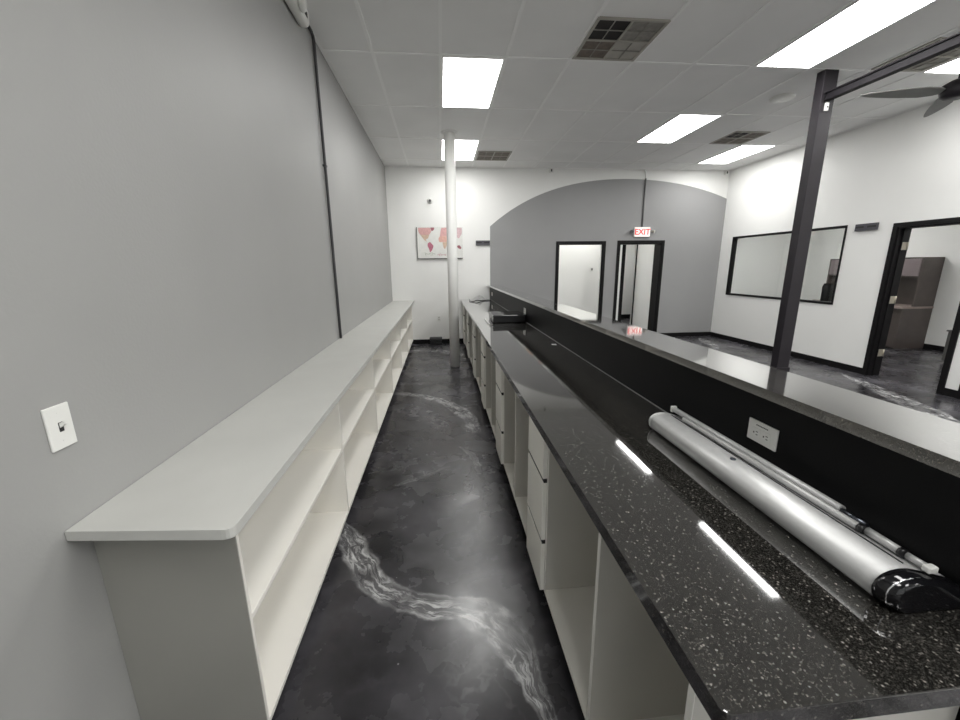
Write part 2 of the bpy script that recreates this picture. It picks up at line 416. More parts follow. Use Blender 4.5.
# door trims (black)
def casing_y(name, d, yf, th, t=.055, depth=.14, back=.02):       # opening in a wall facing -Y
    o = MB()
    a, b, z = d
    o.box(a - t, a, yf - th, yf, 0, z + t); o.box(b, b + t, yf - th, yf, 0, z + t); o.box(a, b, yf - th, yf, z, z + t)
    o.box(a, a + .018, yf, yf + depth + back, 0, z); o.box(b - .018, b, yf, yf + depth + back, 0, z); o.box(a + .018, b - .018, yf, yf + depth + back, z - .018, z)
    return struct(o.build(name, 'black_trim'))
casing_y('door_1', D1, YB - .010, .016, depth=.03, back=0)
casing_y('door_2', D2, YB - .010, .016, back=.12)
def casing_x(name, d, xf, th=.016, t=.055, depth=.16):
    o = MB(); a, b, z = d
    o.box(xf - th, xf, a - t, a, 0, z + t); o.box(xf - th, xf, b, b + t, 0, z + t); o.box(xf - th, xf, a, b, z, z + t)
    o.box(xf, xf + depth + .02, a, a + .018, 0, z); o.box(xf, xf + depth + .02, b - .018, b, 0, z); o.box(xf, xf + depth + .02, a + .018, b - .018, z - .018, z)
    o.box(xf + .06, xf + .072, b - .032, b - .018, 0, z - .018)    # stop
    return struct(o.build(name, 'black_trim'))
d3 = casing_x('door_3', D3, XR)
for z in (.33, 1.07, 1.78):
    h = MB(); h.box(XR + .085, XR + .155, D3[1] - .024, D3[1] - .0185, z - .05, z + .05); h.cyl((XR + .16, D3[1] - .028, z - .05), (XR + .16, D3[1] - .028, z + .05), .008)
    struct(h.build('hinge', 'brass', d3))
casing_x('door_4', D4, XR)
# window
t = .022
o = MB(); a, b, c, d = W
o.box(XR - .014, XR, a - t, b + t, d, d + t); o.box(XR - .014, XR, a - t, b + t, c - t, c)
o.box(XR - .014, XR, a - t, a, c, d); o.box(XR - .014, XR, b, b + t, c, d)
q = XR + .075
o.box(XR, q, a, b, c, c + .012); o.box(XR, q, a, b, d - .012, d); o.box(XR, q, a, a + .012, c + .012, d - .012); o.box(XR, q, b - .012, b, c + .012, d - .012)
win = struct(o.build('window_1', 'black_trim'))
struct(box('glass', 'glass', (XR + .06, XR + .066, a + .0125, b - .0125, c + .0125, d - .0125), win))
# baseboards
bh = .09
struct(box('baseboard_left', 'black_trim', (XL, XL + .012, YF, YB - .012, 0, bh)))
o = MB(); o.box(XL + .012, .98, YB - .012, YB, 0, bh); o.box(1.15, D1[0] - .056, YB - .022, YB - .010, 0, bh); o.box(D1[1] + .056, D2[0] - .056, YB - .022, YB - .010, 0, bh); o.box(D2[1] + .056, XR - .012, YB - .022, YB - .010, 0, bh)
struct(o.build('baseboard_back', 'black_trim'))
o = MB(); o.box(XR - .012, XR, D3[1] + .056, YB - .022, 0, bh); o.box(XR - .012, XR, D4[1] + .056, D3[0] - .056, 0, bh); o.box(XR - .012, XR, YF, D4[0] - .056, 0, bh)
struct(o.build('baseboard_right', 'black_trim'))

# hallway and room behind the far wall
o = MB(); o.box(1.4, 4.36, 9.38, 9.5, 0, 2.8); o.box(4.36, 4.66, 9.38, 9.5, 2.05, 2.8)
struct(o.build('wall_hallway', 'white_paint'))
struct(box('wall_hallway_side', 'white_paint', (4.665, 4.78, YB + .265, 9.5, 0, 2.8)))
struct(box('wall_hallway_end', 'white_paint', (1.3, 1.4, YB + .14, 9.5, 0, 2.8)))
struct(box('ceiling_hallway', 'tile', (1.3, 6.2, YB + .14, 12.6, 2.8, 2.9)))
o = MB(); o.box(4.655, 4.664, YB + .27, 9.36, 0, .13); struct(o.build('baseboard_hallway', 'black_trim'))
o = MB(); o.box(4.29, 4.36, 9.364, 9.38, 0, 2.12); o.box(4.36, 4.645, 9.364, 9.38, 2.05, 2.12); o.box(4.36, 4.378, 9.38, 9.52, 0, 2.05); o.box(4.645, 4.664, 9.364, 9.40, 0, 2.12)
struct(o.build('door_5', 'black_trim'))
struct(box('wall_storeroom_back', 'white_paint', (1.3, 6.2, 11.6, 11.7, 0, 2.8)))
struct(box('wall_storeroom_left', 'white_paint', (1.3, 1.4, 9.5, 11.6, 0, 2.8)))
struct(box('wall_storeroom_right', 'white_paint', (6.1, 6.2, 9.5, 11.6, 0, 2.8)))
struct(box('baseboard_storeroom', 'black_trim', (1.4, 6.1, 11.585, 11.6, 0, .12)))
# office behind the right wall
XO = 8.95
struct(box('wall_office_back', 'white_paint', (XO, XO + .1, YF, 9.6, 0, 2.8)))
struct(box('wall_office_far', 'white_paint', (XR + .16, XO, 9.4, 9.5, 0, 2.8)))
struct(box('wall_office_near', 'white_paint', (XR + .16, XO, .4, .5, 0, 2.8)))
struct(box('wall_office_left', 'white_paint', (XR + .06, XR + .16, YB + .14, 9.4, 0, 2.8)))
struct(box('ceiling_office', 'tile', (XR + .16, XO, .4, 9.5, 2.8, 2.9)))
struct(box('baseboard_office', 'black_trim', (XO - .012, XO, .5, 9.4, 0, bh)))
# bar wall
struct(box('wall_bar', 'black_panel', (1.006, 1.13, .45, YB - .011, 0, 1.174)))

# ------------------------------------------------------------------ lights in the ceiling
def troffer(x, y, label, lens='lens', z=H, group='ceiling light panels'):
    x0, x1, y0, y1 = x + .014, x + .596, y + .014, y + 1.205
    t = thing('ceiling_light', label, 'ceiling light', ((x0 + x1) / 2, (y0 + y1) / 2, z - .012), group)
    f = MB(); f.box(x0, x1, y0, y0 + .015, z - .012, z - .0005); f.box(x0, x1, y1 - .015, y1, z - .012, z - .0005)
    f.box(x0, x0 + .015, y0 + .015, y1 - .015, z - .012, z - .0005); f.box(x1 - .015, x1, y0 + .015, y1 - .015, z - .012, z - .0005)
    f.build('frame', 'grid', t)
    MB().box(x0 + .0155, x1 - .0155, y0 + .0155, y1 - .0155, z - .009, z - .001).build('diffuser', lens, t)
    return t
G = lambda i: .06 + .6096 * i
R_ = lambda j: 4.18 + 1.2192 * j
troffer(G(0), R_(0), 'lit ceiling panel above the aisle, nearer than the white pole')
troffer(G(0), R_(2), 'lit ceiling panel partly hidden behind the top of the white pole')
troffer(G(5), R_(-1), 'large lit ceiling panel closest to the camera, left of the dark overhead beam')
troffer(G(5), R_(1), 'lit ceiling panel in front of the arch, left of the dusty dark vent')
troffer(G(8), R_(2), 'lit ceiling panel in the far corner beside the white right wall')
troffer(G(8), R_(-1), 'lit ceiling panel partly behind the grey fan blades')
troffer(G(0), R_(-4), 'added unseen ceiling panel above the near end of the aisle')  # unseen panel added to light the near left wall
troffer(G(5), R_(-3), 'added unseen ceiling panel above the customer side of the near bar end')  # unseen, continues the ceiling row; added for its light
troffer(G(8), R_(-3), 'added unseen ceiling panel over the near right-hand floor, behind the camera')  # unseen panel added to light the near right side
troffer(G(5), R_(-5), 'added unseen ceiling panel at the rear of the room')  # unseen, repeats the row spacing; added for the light behind the camera
troffer(G(2), R_(-3), 'added unseen ceiling panel above the counter end, behind the camera side')  # extra unseen panel, added to brighten the near end
troffer(G(2), R_(-5), 'unseen fill panel near the added shop windows on the bar side')  # unseen fill panel, added for more bounce around the camera
troffer(G(8), R_(-5), 'unseen fill panel near the added shop windows and the right wall')  # another unseen panel added for bounce by the right wall
troffer(7.1, 6.9, 'added unseen ceiling panel over the office desk', 'office_fill_lens', 2.8, 'added side room light panels')  # unseen office panel, added to brighten the view through the window
troffer(7.2, 3.4, 'added unseen ceiling panel inside the office doorway', 'office_fill_lens', 2.8, 'added side room light panels')  # unseen panel added to light the office behind the doorway
def troffer_wide(x, y, label, lens, z, group):
    t = thing('ceiling_light', label, 'ceiling light', (x + .6, y + .3, z - .012), group)
    f = MB(); f.box(x, x + 1.2, y, y + .015, z - .012, z - .0005); f.box(x, x + 1.2, y + .585, y + .6, z - .012, z - .0005)
    f.box(x, x + .015, y + .015, y + .585, z - .012, z - .0005); f.box(x + 1.185, x + 1.2, y + .015, y + .585, z - .012, z - .0005)
    f.build('frame', 'grid', t)
    MB().box(x + .0155, x + 1.1845, y + .0155, y + .5845, z - .009, z - .001).build('diffuser', lens, t)
troffer_wide(2.6, 8.62, 'added unseen ceiling panel in the hallway behind the far wall', 'hall_fill_lens', 2.8, 'added side room light panels')  # unseen hallway panel, added for brightness behind the doorways
troffer_wide(4.3, 10.2, 'added unseen ceiling panel in the room beyond the hallway', 'hall_fill_lens', 2.8, 'added side room light panels')  # unseen panel added to light the room past the hallway

# ------------------------------------------------------------------ ceiling vents
def vent(x, y, w, d, label, cells, name='ceiling_vent'):
    t = thing(name, label, 'vent', (x + w / 2, y + d / 2, H - .014), 'ceiling air vents')
    z0, z1 = H - .013, H - .0008
    f = MB(); b = .025
    f.box(x, x + w, y, y + b, z0, z1); f.box(x, x + w, y + d - b, y + d, z0, z1); f.box(x, x + b, y + b, y + d - b, z0, z1); f.box(x + w - b, x + w, y + b, y + d - b, z0, z1)
    f.box(x + w / 2 - .009, x + w / 2 + .009, y + b, y + d - b, z0, z1); f.box(x + b, x + w - b, y + d / 2 - .009, y + d / 2 + .009, z0, z1)
    f.build('frame', 'vent_beige', t)
    for i in (0, 1):
        for j in (0, 1):
            xa = x + b + i * (w / 2 - b + .009); xb = xa + w / 2 - b - .009
            ya = y + b + j * (d / 2 - b + .009); yb = ya + d / 2 - b - .009
            p = box('grille_panel', cells[i][j], (xa, xb, ya, yb, H - .004, H - .001), t)
            q = MB()
            q.box((xa + xb) / 2 - .004, (xa + xb) / 2 + .004, ya, yb, H - .010, H - .0045); q.box(xa, xb, (ya + yb) / 2 - .004, (ya + yb) / 2 + .004, H - .0105, H - .0045)
            q.build('cross_bar', 'vent_grey', p)
    return t
vent(G(2) + .004, 3.515, .595, .635, 'large square ceiling vent with one dark open quarter', [['vent_dark', 'vent_brown'], ['vent_grey', 'vent_beige']])
vent(G(1) + .015, R_(2) + .62, .58, .57, 'brown ceiling vent beside the light behind the white pole', [['vent_brown', 'vent_brown'], ['vent_brown', 'vent_brown']])
vent(G(7) + .015, R_(1) + .615, .55, .59, 'dusty brown ceiling vent between two lit panels near the right wall', [['vent_dark', 'vent_brown'], ['vent_brown', 'vent_brown']])
vent(G(7) + .03, R_(-1) + .615, .56, .57, 'ceiling vent half hidden above the dark horizontal beam', [['vent_brown', 'vent_brown'], ['vent_grey', 'vent_grey']])

o = MB(); o.lathe([(.03, 0), (.118, 0), (.124, .006), (.122, .02), (.125, .0245)], (4.03, 4.85, H - .0255))
t = tag(o.build('ceiling_speaker', 'plastic_white'), 'round white ceiling speaker disc to the left of the dark post', 'speaker')

# ------------------------------------------------------------------ posts, beam, fan
t = thing('support_pole', 'slim round white pole standing in the aisle, floor to ceiling', 'pole', (.185, 6.3, 0))
MB().cyl((.185, 6.3, .002), (.185, 6.3, H - .002), .078, n=36).build('shaft', 'post_white', t)
MB().lathe([(.08, 0), (.115, .0), (.115, .012), (.08, .02)], (.185, 6.3, H - .023)).build('collar', 'grid', t)
t = thing('support_post', 'dark square post on the customer side of the bar, floor to ceiling', 'post', (3.965, 4.22, 0))
box('shaft', 'post_dark', (3.89, 4.04, 4.17, 4.27, .002, H - .001), t, bev=.006)
MB().box(3.872, 4.05, 4.16, 4.28, .001, .38, bev=.003).build('base_sleeve', 'post_dark', t)
t = thing('overhead_beam', 'long dark steel beam running from the square post towards the camera under the ceiling', 'beam', (3.965, .5, 3.15))
o = MB(); bx = lambda y: 3.957 + (4.168 - y) * .020
for za, zb, ha in ((3.241, 3.251, .034), (3.173, 3.183, .034), (3.183, 3.241, .018)):
    o.prism([(bx(4.168) - ha, 4.168), (bx(4.168) + ha, 4.168), (bx(YF + .002) + ha, YF + .002), (bx(YF + .002) - ha, YF + .002)], za, zb, 'z')
o.build('channel', 'beam_dark', t)
box('bracket', 'plastic_black', (3.917, 3.997, 4.1685, 4.1698, 3.155, 3.265), t)
t = thing('post_sensor', 'tiny white sensor fixed on the dark square post just below the beam', 'sensor', (3.945, 4.15, 3.03))
box('housing', 'plastic_white', (3.935, 3.968, 4.145, 4.1695, 3.075, 3.152), t, bev=.005)
box('lens', 'slot', (3.945, 3.958, 4.142, 4.1452, 3.105, 3.117), t)

fc = (4.459, 3.435)
t = thing('ceiling_fan', 'grey three-blade ceiling fan hanging beside the dark overhead beam', 'fan', (fc[0], fc[1], 2.9))
MB().lathe([(.02, 0), (.07, .0), (.10, .02), (.11, .06), (.10, .11), (.05, .14), (.02, .15)], (fc[0], fc[1], 2.94)).build('motor', 'post_dark', t)
MB().cyl((fc[0], fc[1], 3.091), (fc[0], fc[1], H - .05), .013).build('downrod', 'post_dark', t)
MB().lathe([(.02, 0), (.05, .01), (.065, .05)], (fc[0], fc[1], H - .051)).build('canopy', 'post_dark', t)
for ang in (168, 52, 288):
    a = math.radians(ang); b = MB()
    d = V((math.cos(a), math.sin(a), 0)); n = V((-d.y, d.x, 0)); c0 = V((fc[0], fc[1], 3.0))
    prof = [(.112, .030), (.16, .050), (.26, .066), (.42, .058), (.58, .040), (.70, .022), (.755, .006)]
    rows = []
    for r, hw in prof:
        tw = .32
        rows.append([c0 + d * r + n * s * hw * .8 + V((0, 0, s * hw * tw + zz)) for s, zz in ((-1, -.003), (1, -.003), (1, .003), (-1, .003))])
    vr = [[b.bm.verts.new(p) for p in r] for r in rows]
    for A, B in zip(vr, vr[1:]):
        for k in range(4): b.bm.faces.new((A[k], A[(k + 1) % 4], B[(k + 1) % 4], B[k]))
    b.bm.faces.new(vr[0][::-1]); b.bm.faces.new(vr[-1])
    b.build('blade', 'blade', t)

# ------------------------------------------------------------------ left low shelving
sx0, sx1 = XL + .0015, -.621
TZ = .91
def rounded(pts, rad, n=5):                                          # round given corners of a polygon
    out = []
    for i, p in enumerate(pts):
        r = rad[i]
        if not r: out.append(p); continue
        p = V((p[0], p[1])); a = V(pts[i - 1]) - p; b = V(pts[(i + 1) % len(pts)]) - p
        a = p + a.normalized() * r; b = p + b.normalized() * r
        for k in range(n + 1):
            s = k / n; q = a * (1 - s) ** 2 + p * 2 * s * (1 - s) + b * s ** 2; out.append((q.x, q.y))
    return out
poly = rounded([(XL + .002, 1.008), (-.562, .966), (-.562, YB - .004), (XL + .002, YB - .004)], [0, .03, 0, 0])
tag(MB().prism(poly, TZ - .03, TZ, 'z', bev=.002).build('shelf_worktop', 'shelf_top'), 'long light grey worktop along the grey left wall on the open white shelves', 'worktop')
KH = .078
ys = [1.075] + [1.075 + 1.207 * k for k in range(1, 6)] + [YB - .016]
names = ['white open shelf unit with the bare grey end panel, nearest the light switch', 'second white open shelf unit from the bare end panel',
         'third white open shelf unit from the bare end panel', 'fourth white open shelf unit from the bare end panel',
         'white open shelf unit next to last before the far white wall', 'white open shelf unit touching the far white wall']
for k in range(6):
    a, b = ys[k], ys[k + 1] - .0005
    t = thing('shelf_unit', names[k], 'shelf', ((sx0 + sx1) / 2, (a + b) / 2, 0), 'open shelf units along the left wall')
    p = .009
    if k == 0:
        box('side_panel', 'end_laminate', (sx0, sx1 - .0005, a, a + .005, KH, TZ - .0305), t)
        box('side_panel', 'laminate', (sx0, sx1, a + .0052, a + .018, KH, TZ - .0305), t); aa = a + .018
    else:
        box('side_panel', 'laminate', (sx0, sx1, a, a + p, KH, TZ - .0305), t); aa = a + p
    bb = b - (p if k < 5 else .018)
    box('side_panel', 'laminate', (sx0, sx1, bb, b, KH, TZ - .0305), t)
    box('back_panel', 'laminate', (sx0, sx0 + .006, aa + .0003, bb - .0003, KH, TZ - .0305), t)
    box('shelf', 'laminate', (sx0 + .0065, sx1 - .002, aa + .0003, bb - .0003, .499, .517), t, bev=.0015)
    box('bottom_panel', 'laminate', (sx0 + .0065, sx1, aa + .0003, bb - .0003, KH, KH + .018), t, bev=.001)
    box('toe_kick', 'kick', (sx0, sx1 - .06, a, b, 0.001, KH - .0005), t)

# ------------------------------------------------------------------ right counter
cx0, cx1 = .43, 1.004
CZ = .914
poly = rounded([(.40, .42), (1.004, .42), (1.004, YB - .004), (.40, YB - .004)], [.02, 0, 0, 0])
t = thing('granite_counter', 'long black speckled granite counter behind the bar wall', 'counter', (.70, 4.4, CZ - .04))
MB().prism(poly, CZ - .04, CZ, 'z', bev=.0025).build('slab', 'granite', t)
MB().box(1.0, 1.0055, .455, YB - .012, CZ + .0002, CZ + .003).build('seam_line', 'seam_strip', t)  # thin grey strip where the counter meets the bar wall
poly = rounded([(.957, .42), (1.185, .42), (1.185, YB - .014), (.957, YB - .014)], [.02, .02, 0, 0])
tag(MB().prism(poly, 1.175, 1.205, 'z', bev=.003).build('bar_top', 'granite'), 'narrow raised granite bar ledge on top of the black bar wall', 'bar top')

CT = CZ - .0405
def open_cabinet(a, b, splits, label):
    t = thing('open_cabinet', label, 'cabinet', ((cx0 + cx1) / 2, (a + b) / 2, 0), 'open cabinets under the granite counter')
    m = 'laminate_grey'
    def panel(name, ya, yb, back):
        p = box(name, m, (cx0 + .0015, back, ya, yb, .1, CT), t)
        box('edge_band', 'drawer_white', (cx0, cx0 + .0014, ya, yb, .1, CT), p)
    panel('side_panel', a, a + .018, cx1 - .004)
    panel('side_panel', b - .012, b, cx1 - .004)
    for s in splits: panel('divider', s, s + .018, cx1 - .0105)
    box('back_panel', m, (cx1 - .010, cx1 - .004, a + .0185, b - .0125, .1, CT), t)
    edges = [a] + splits
    for i, s in enumerate(edges):
        e = (splits[i] if i < len(splits) else b - .012) - .0003
        box('bottom_panel', 'laminate', (cx0, cx1 - .0105, s + .0183, e, .1, .118), t)
    box('toe_kick', 'kick', (cx0 + .05, cx1 - .004, a, b, .001, .0995), t)
    return t
def drawer_unit(a, b, label):
    t = thing('drawer_unit', label, 'drawer unit', ((cx0 + cx1) / 2, (a + b) / 2, 0), 'three-drawer units under the granite counter')
    box('carcass', 'laminate_grey', (cx0, cx1 - .004, a, b, .1, CT), t)
    for z0, z1 in ((.105, .352), (.372, .655), (.675, CT - .008)):
        d = MB(); d.box(cx0 - .020, cx0 - .0005, a + .002, b - .002, z0, z1, bev=.0025); d.build('drawer', 'drawer_white', t)
    for z in (.362, .665): box('finger_gap_shade', 'slot', (cx0 - .0145, cx0 - .0006, a + .003, b - .003, z - .0097, z + .0085), t)  # dark strip stands in for the shade in the finger groove
    box('toe_kick', 'kick', (cx0 + .05, cx1 - .004, a, b, .001, .0995), t)
    return t
PER = 1.2192
ordn = ['first', 'second', 'third', 'fourth', 'fifth', 'sixth']
open_cabinet(.52, 1.5195, [.95], 'two-bay open cabinet at the near end of the granite counter')
for k in range(6):
    a = 1.52 + PER * k; b = a + .30
    lab = ['three-drawer unit nearest the camera, under the granite counter', 'second three-drawer unit along the granite counter', 'third three-drawer unit along the granite counter',
           'fourth three-drawer unit along the granite counter', 'fifth three-drawer unit along the granite counter, past the white pole', 'three-drawer unit closest to the far white wall'][k]
    drawer_unit(a, b, lab)
    e = a + PER - .0005 if k < 5 else YB - .03
    lab = ['open cabinet between the first and second drawer units', 'open cabinet between the second and third drawer units', 'open cabinet between the third and fourth drawer units',
           'open cabinet between the fourth and fifth drawer units', 'open cabinet between the fifth and last drawer units', 'narrow open cabinet against the far white wall'][k]
    open_cabinet(b + .0005, e, [b + .45] if k < 5 else [], lab)

# ------------------------------------------------------------------ banner stand on the counter
z = CZ
prof = [(.852, .0008), (.838, .008), (.829, .022), (.8265, .038), (.830, .051), (.840, .061), (.856, .068), (.875, .0705), (.892, .0695), (.908, .066), (.988, .040), (.9955, .034), (.998, .018), (.998, .0008)]
prof = [(x, h + z) for x, h in prof]
t = thing('banner_stand', 'silver retractable banner stand casing lying along the black granite counter', 'banner stand', (.92, 1.0, z))
MB().prism(prof, .5855, 1.438, 'y', smooth=True).build('casing', 'silver', t)
def grow(p, k, cx=.915, cz=z + .03): return [(min(cx + (x - cx) * k, .9985), max(cz + (h - cz) * k, z + .0008)) for x, h in p]
def cap(ya, yb, yc):                                                # straight collar, then a tapering nose
    c = MB(); L_ = []
    for y, k in ((ya, 1.025), (yb, 1.025), (yb + (yc - yb) * .6, .96), (yc, .86)):
        L_.append([c.bm.verts.new((x, y, h)) for x, h in grow(prof, k)])
    n = len(prof)
    for A, B in zip(L_, L_[1:]):
        for k in range(n): c.bm.faces.new((A[k], A[(k + 1) % n], B[(k + 1) % n], B[k])).smooth = True
    c.bm.faces.new(L_[0]); c.bm.faces.new(L_[-1][::-1])
    return c
c = cap(.5848, .570, .548).build('end_cap', 'gloss_black', t); c['label'] = 'glossy black end cap'
ring = MB(); ring.tube([(x, .5615, h) for x, h in grow(prof, .985)[1:9]], .0014, 8); ring.build('rim', 'chrome', c)
c = cap(1.4388, 1.450, 1.466).build('end_cap', 'silver', t); c['label'] = 'silver end cap'
def slope(x): return z + .066 + (x - .908) * (.040 - .066) / (.988 - .908)
MB().box(.9035, .9055, .60, 1.425, slope(.9045) + .0002, slope(.9045) + .0022).build('banner_slot', 'slot', t)
def bar(name, m, xa, ya, xb, yb, r, h, sq=False):
    o = MB()
    za, zb = slope(xa) + h, slope(xb) + h
    o.cyl((xa, ya, za), (xb, yb, zb), r); return o.build(name, m, t)
bar('top_rail', 'silver', .949, .768, .936, 1.458, .0105, .0215)
MB().box(.925, .948, 1.4585, 1.472, slope(.936) + .009, slope(.936) + .034, bev=.003).build('rail_tip', 'plastic_white', t)
bar('elastic_cord', 'steel_dark', .9475, .708, .949, .7675, .0075, .019)
bar('pole_section', 'silver', .927, .709, .917, 1.362, .0088, .0115)
bar('joint', 'plastic_black', .929, .696, .927, .7085, .0102, .0115)
bar('pole_section', 'silver', .934, .630, .935, .6955, .0090, .0125)
bar('joint', 'plastic_black', .934, .619, .934, .6295, .0100, .0125)
bar('pole_section', 'silver', .940, .589, .936, .6185, .0066, .0125)
MB().box(.929, .951, .574, .5885, slope(.94) + .0055, slope(.94) + .0195, bev=.003).build('pole_tip', 'plastic_white', t)
MB().lathe([(.004, 0), (.0085, 0), (.008, .003), (.004, .004)], (.878, 1.045, z + .0702)).build('screw', 'steel_dark', t)

# ------------------------------------------------------------------ outlets and switch
def outlet_bar(y, zc, label):
    t = thing('power_outlet', label, 'outlet', (1.003, y, zc), 'outlets on the black bar wall')
    MB().box(.9995, 1.0055, y - .0575, y + .0575, zc - .035, zc + .035, bev=.002).build('cover_plate', 'plastic_white', t)
    for dy in (-.02, .02):
        r = MB().box(.9972, .9994, y + dy - .016, y + dy + .016, zc - .017, zc + .012, bev=.0008).build('receptacle', 'plastic_white', t)
        s = MB(); s.box(.9966, .9971, y + dy - .008, y + dy + .0, zc - .001, zc + .0015); s.box(.9966, .9971, y + dy - .008, y + dy - .001, zc - .0105, zc - .008); s.box(.9966, .9971, y + dy + .006, y + dy + .0105, zc - .007, zc - .002)
        s.build('slots', 'slot', r)
    s = MB()
    for k in range(8): s.box(.9988, .99945, y + .022 - .006 * k - .002, y + .022 - .006 * k + .002, zc + .020, zc + .0235)
    s.build('printed_line', 'slot', t)
outlet_bar(1.088, 1.043, 'white outlet on the black bar wall above the banner stand')
outlet_bar(4.77, 1.043, 'white outlet on the bar wall behind the flat black box')
outlet_bar(7.95, 1.043, 'white outlet at the far end of the black bar wall')
t = thing('light_switch', 'white toggle light switch on the grey left wall', 'light switch', (XL, 1.066, 1.177))
MB().box(XL + .0003, XL + .0065, 1.031, 1.101, 1.12, 1.235, bev=.0025).build('cover_plate', 'plastic_white', t)
MB().box(XL + .0066, XL + .0075, 1.060, 1.072, 1.165, 1.190).build('toggle_slot', 'slot', t)
o = MB(); o.prism([(XL + .0076, 1.176), (XL + .0076, 1.189), (XL + .021, 1.193), (XL + .020, 1.185)], 1.0615, 1.0705, 'y'); o.build('toggle', 'plastic_white', t)
o = MB()
for zz in (1.140, 1.215): o.cyl((XL + .0064, 1.066, zz), (XL + .0072, 1.066, zz), .003, n=12)
o.build('screws', 'plastic_white', t)
t = thing('wall_outlet', 'white outlet low on the far white wall left of the pole', 'outlet', (-.067, YB, .524))
MB().box(-.102, -.032, YB - .006, YB - .0005, .467, .581, bev=.002).build('cover_plate', 'plastic_white', t)
o = MB()
for zz in (.503, .545): o.box(-.078, -.056, YB - .0068, YB - .0062, zz - .012, zz + .012)
o.build('receptacle', 'vent_beige', t)

# ------------------------------------------------------------------ left wall fixtures
yy = 3.91
t = thing('wall_conduit', 'dark vertical conduit on the grey left wall, ceiling to shelf worktop', 'conduit', (XL, yy, TZ))
MB().tube([(XL + .018, yy, TZ + .002), (XL + .018, yy, 1.6), (XL + .018, yy, 2.6), (XL + .018, yy, 3.40), (XL + .018, yy - .015, 3.43), (XL + .018, yy - .05, 3.442), (XL + .018, yy - .295, 3.442)], .0125, 14).build('pipe', 'conduit_black', t)
o = MB()
for zz in (2.45,): o.box(XL + .0005, XL + .033, yy - .02, yy + .02, zz - .009, zz + .009, bev=.003)
o.build('clamp', 'conduit_black', t)
t = thing('emergency_light', 'white rounded emergency light at the top of the grey wall beside the conduit', 'emergency light', (XL, 3.3, 3.32))
o = MB(); o.box(XL + .0008, XL + .085, 3.02, 3.60, 3.325, 3.45, bev=.035, seg=4); o.build('housing', 'plastic_white', t)
for y in (3.14, 3.36):
    MB().lathe([(.03, 0), (.055, 0), (.06, .012), (.052, .03), (.035, .04)], (XL + .0855, y, 3.375), 'x').build('lamp_head', 'plastic_white', t)
box('slot', 'slot', (XL + .0855, XL + .088, 3.44, 3.52, 3.36, 3.395), t)

# ------------------------------------------------------------------ far wall things
yc = YB - .0005
t = thing('world_map_canvas', 'pale canvas print of a pink world map, hung behind the white pole', 'picture', (0, YB, 1.735))
cx_0, cx_1, cz0, cz1 = -.455, .455, 1.735, 2.345
MB().box(cx_0, cx_1, YB - .034, YB - .0006, cz0, cz1, bev=.003).build('stretcher', 'canvas_side', t)
box('canvas_face', 'canvas', (cx_0 + .012, cx_1 - .001, YB - .0365, YB - .0343, cz0 + .015, cz1 - .001), t)
fw, fh = cx_1 - cx_0, cz1 - cz0
def uvp(px, py): return (cx_0 + (px - 105) / 745 * fw, cz1 - (py - 125) / 485 * fh)
shapes = [(0, [(128, 135), (330, 133), (345, 190), (315, 235), (290, 245), (165, 240), (140, 200)]), (1, [(165, 238), (315, 236), (285, 300), (250, 305), (270, 350), (228, 318)]),
          (5, [(330, 130), (400, 130), (388, 165), (352, 190)]), (2, [(280, 372), (318, 345), (375, 408), (352, 470), (315, 515), (300, 455), (278, 412)]),
          (0, [(505, 138), (600, 130), (610, 255), (480, 262), (490, 220)]), (3, [(478, 262), (606, 258), (600, 350), (470, 352), (456, 305)]), (1, [(520, 354), (598, 352), (590, 400), (560, 462), (538, 440)]),
          (4, [(604, 130), (842, 135), (842, 220), (792, 300), (740, 262), (690, 292), (608, 270)]), (5, [(752, 412), (800, 398), (832, 440), (816, 466), (770, 440)])]
for mi, pts in shapes:
    MB().prism([uvp(*p) for p in rounded(pts, [14] * len(pts), 3)], YB - .0374, YB - .0366, 'y').build('printed_continent', ['map_pink', 'map_tan', 'map_rose', 'map_peach', 'map_mauve', 'map_wine'][mi], t)
def scribble(x0, x1, y, amp, n, seed):
    rnd = random.Random(seed); out = []
    for k in range(n * 10 + 1):
        s = k / (n * 10); a = s * n * 2 * math.pi
        px = x0 + (x1 - x0) * s + math.sin(a) * 7; py = y - math.cos(a) * amp * (.6 + .5 * math.sin(s * 9 + seed))
        q = uvp(px, py); out.append((q[0], YB - .0372, q[1]))
    return out
MB().tube(scribble(228, 400, 535, 24, 6, 2), .0028, 6).build('printed_script', 'ink_green', t); MB().tube(scribble(430, 580, 548, 16, 6, 5), .0028, 6).build('printed_script', 'map_rose', t)

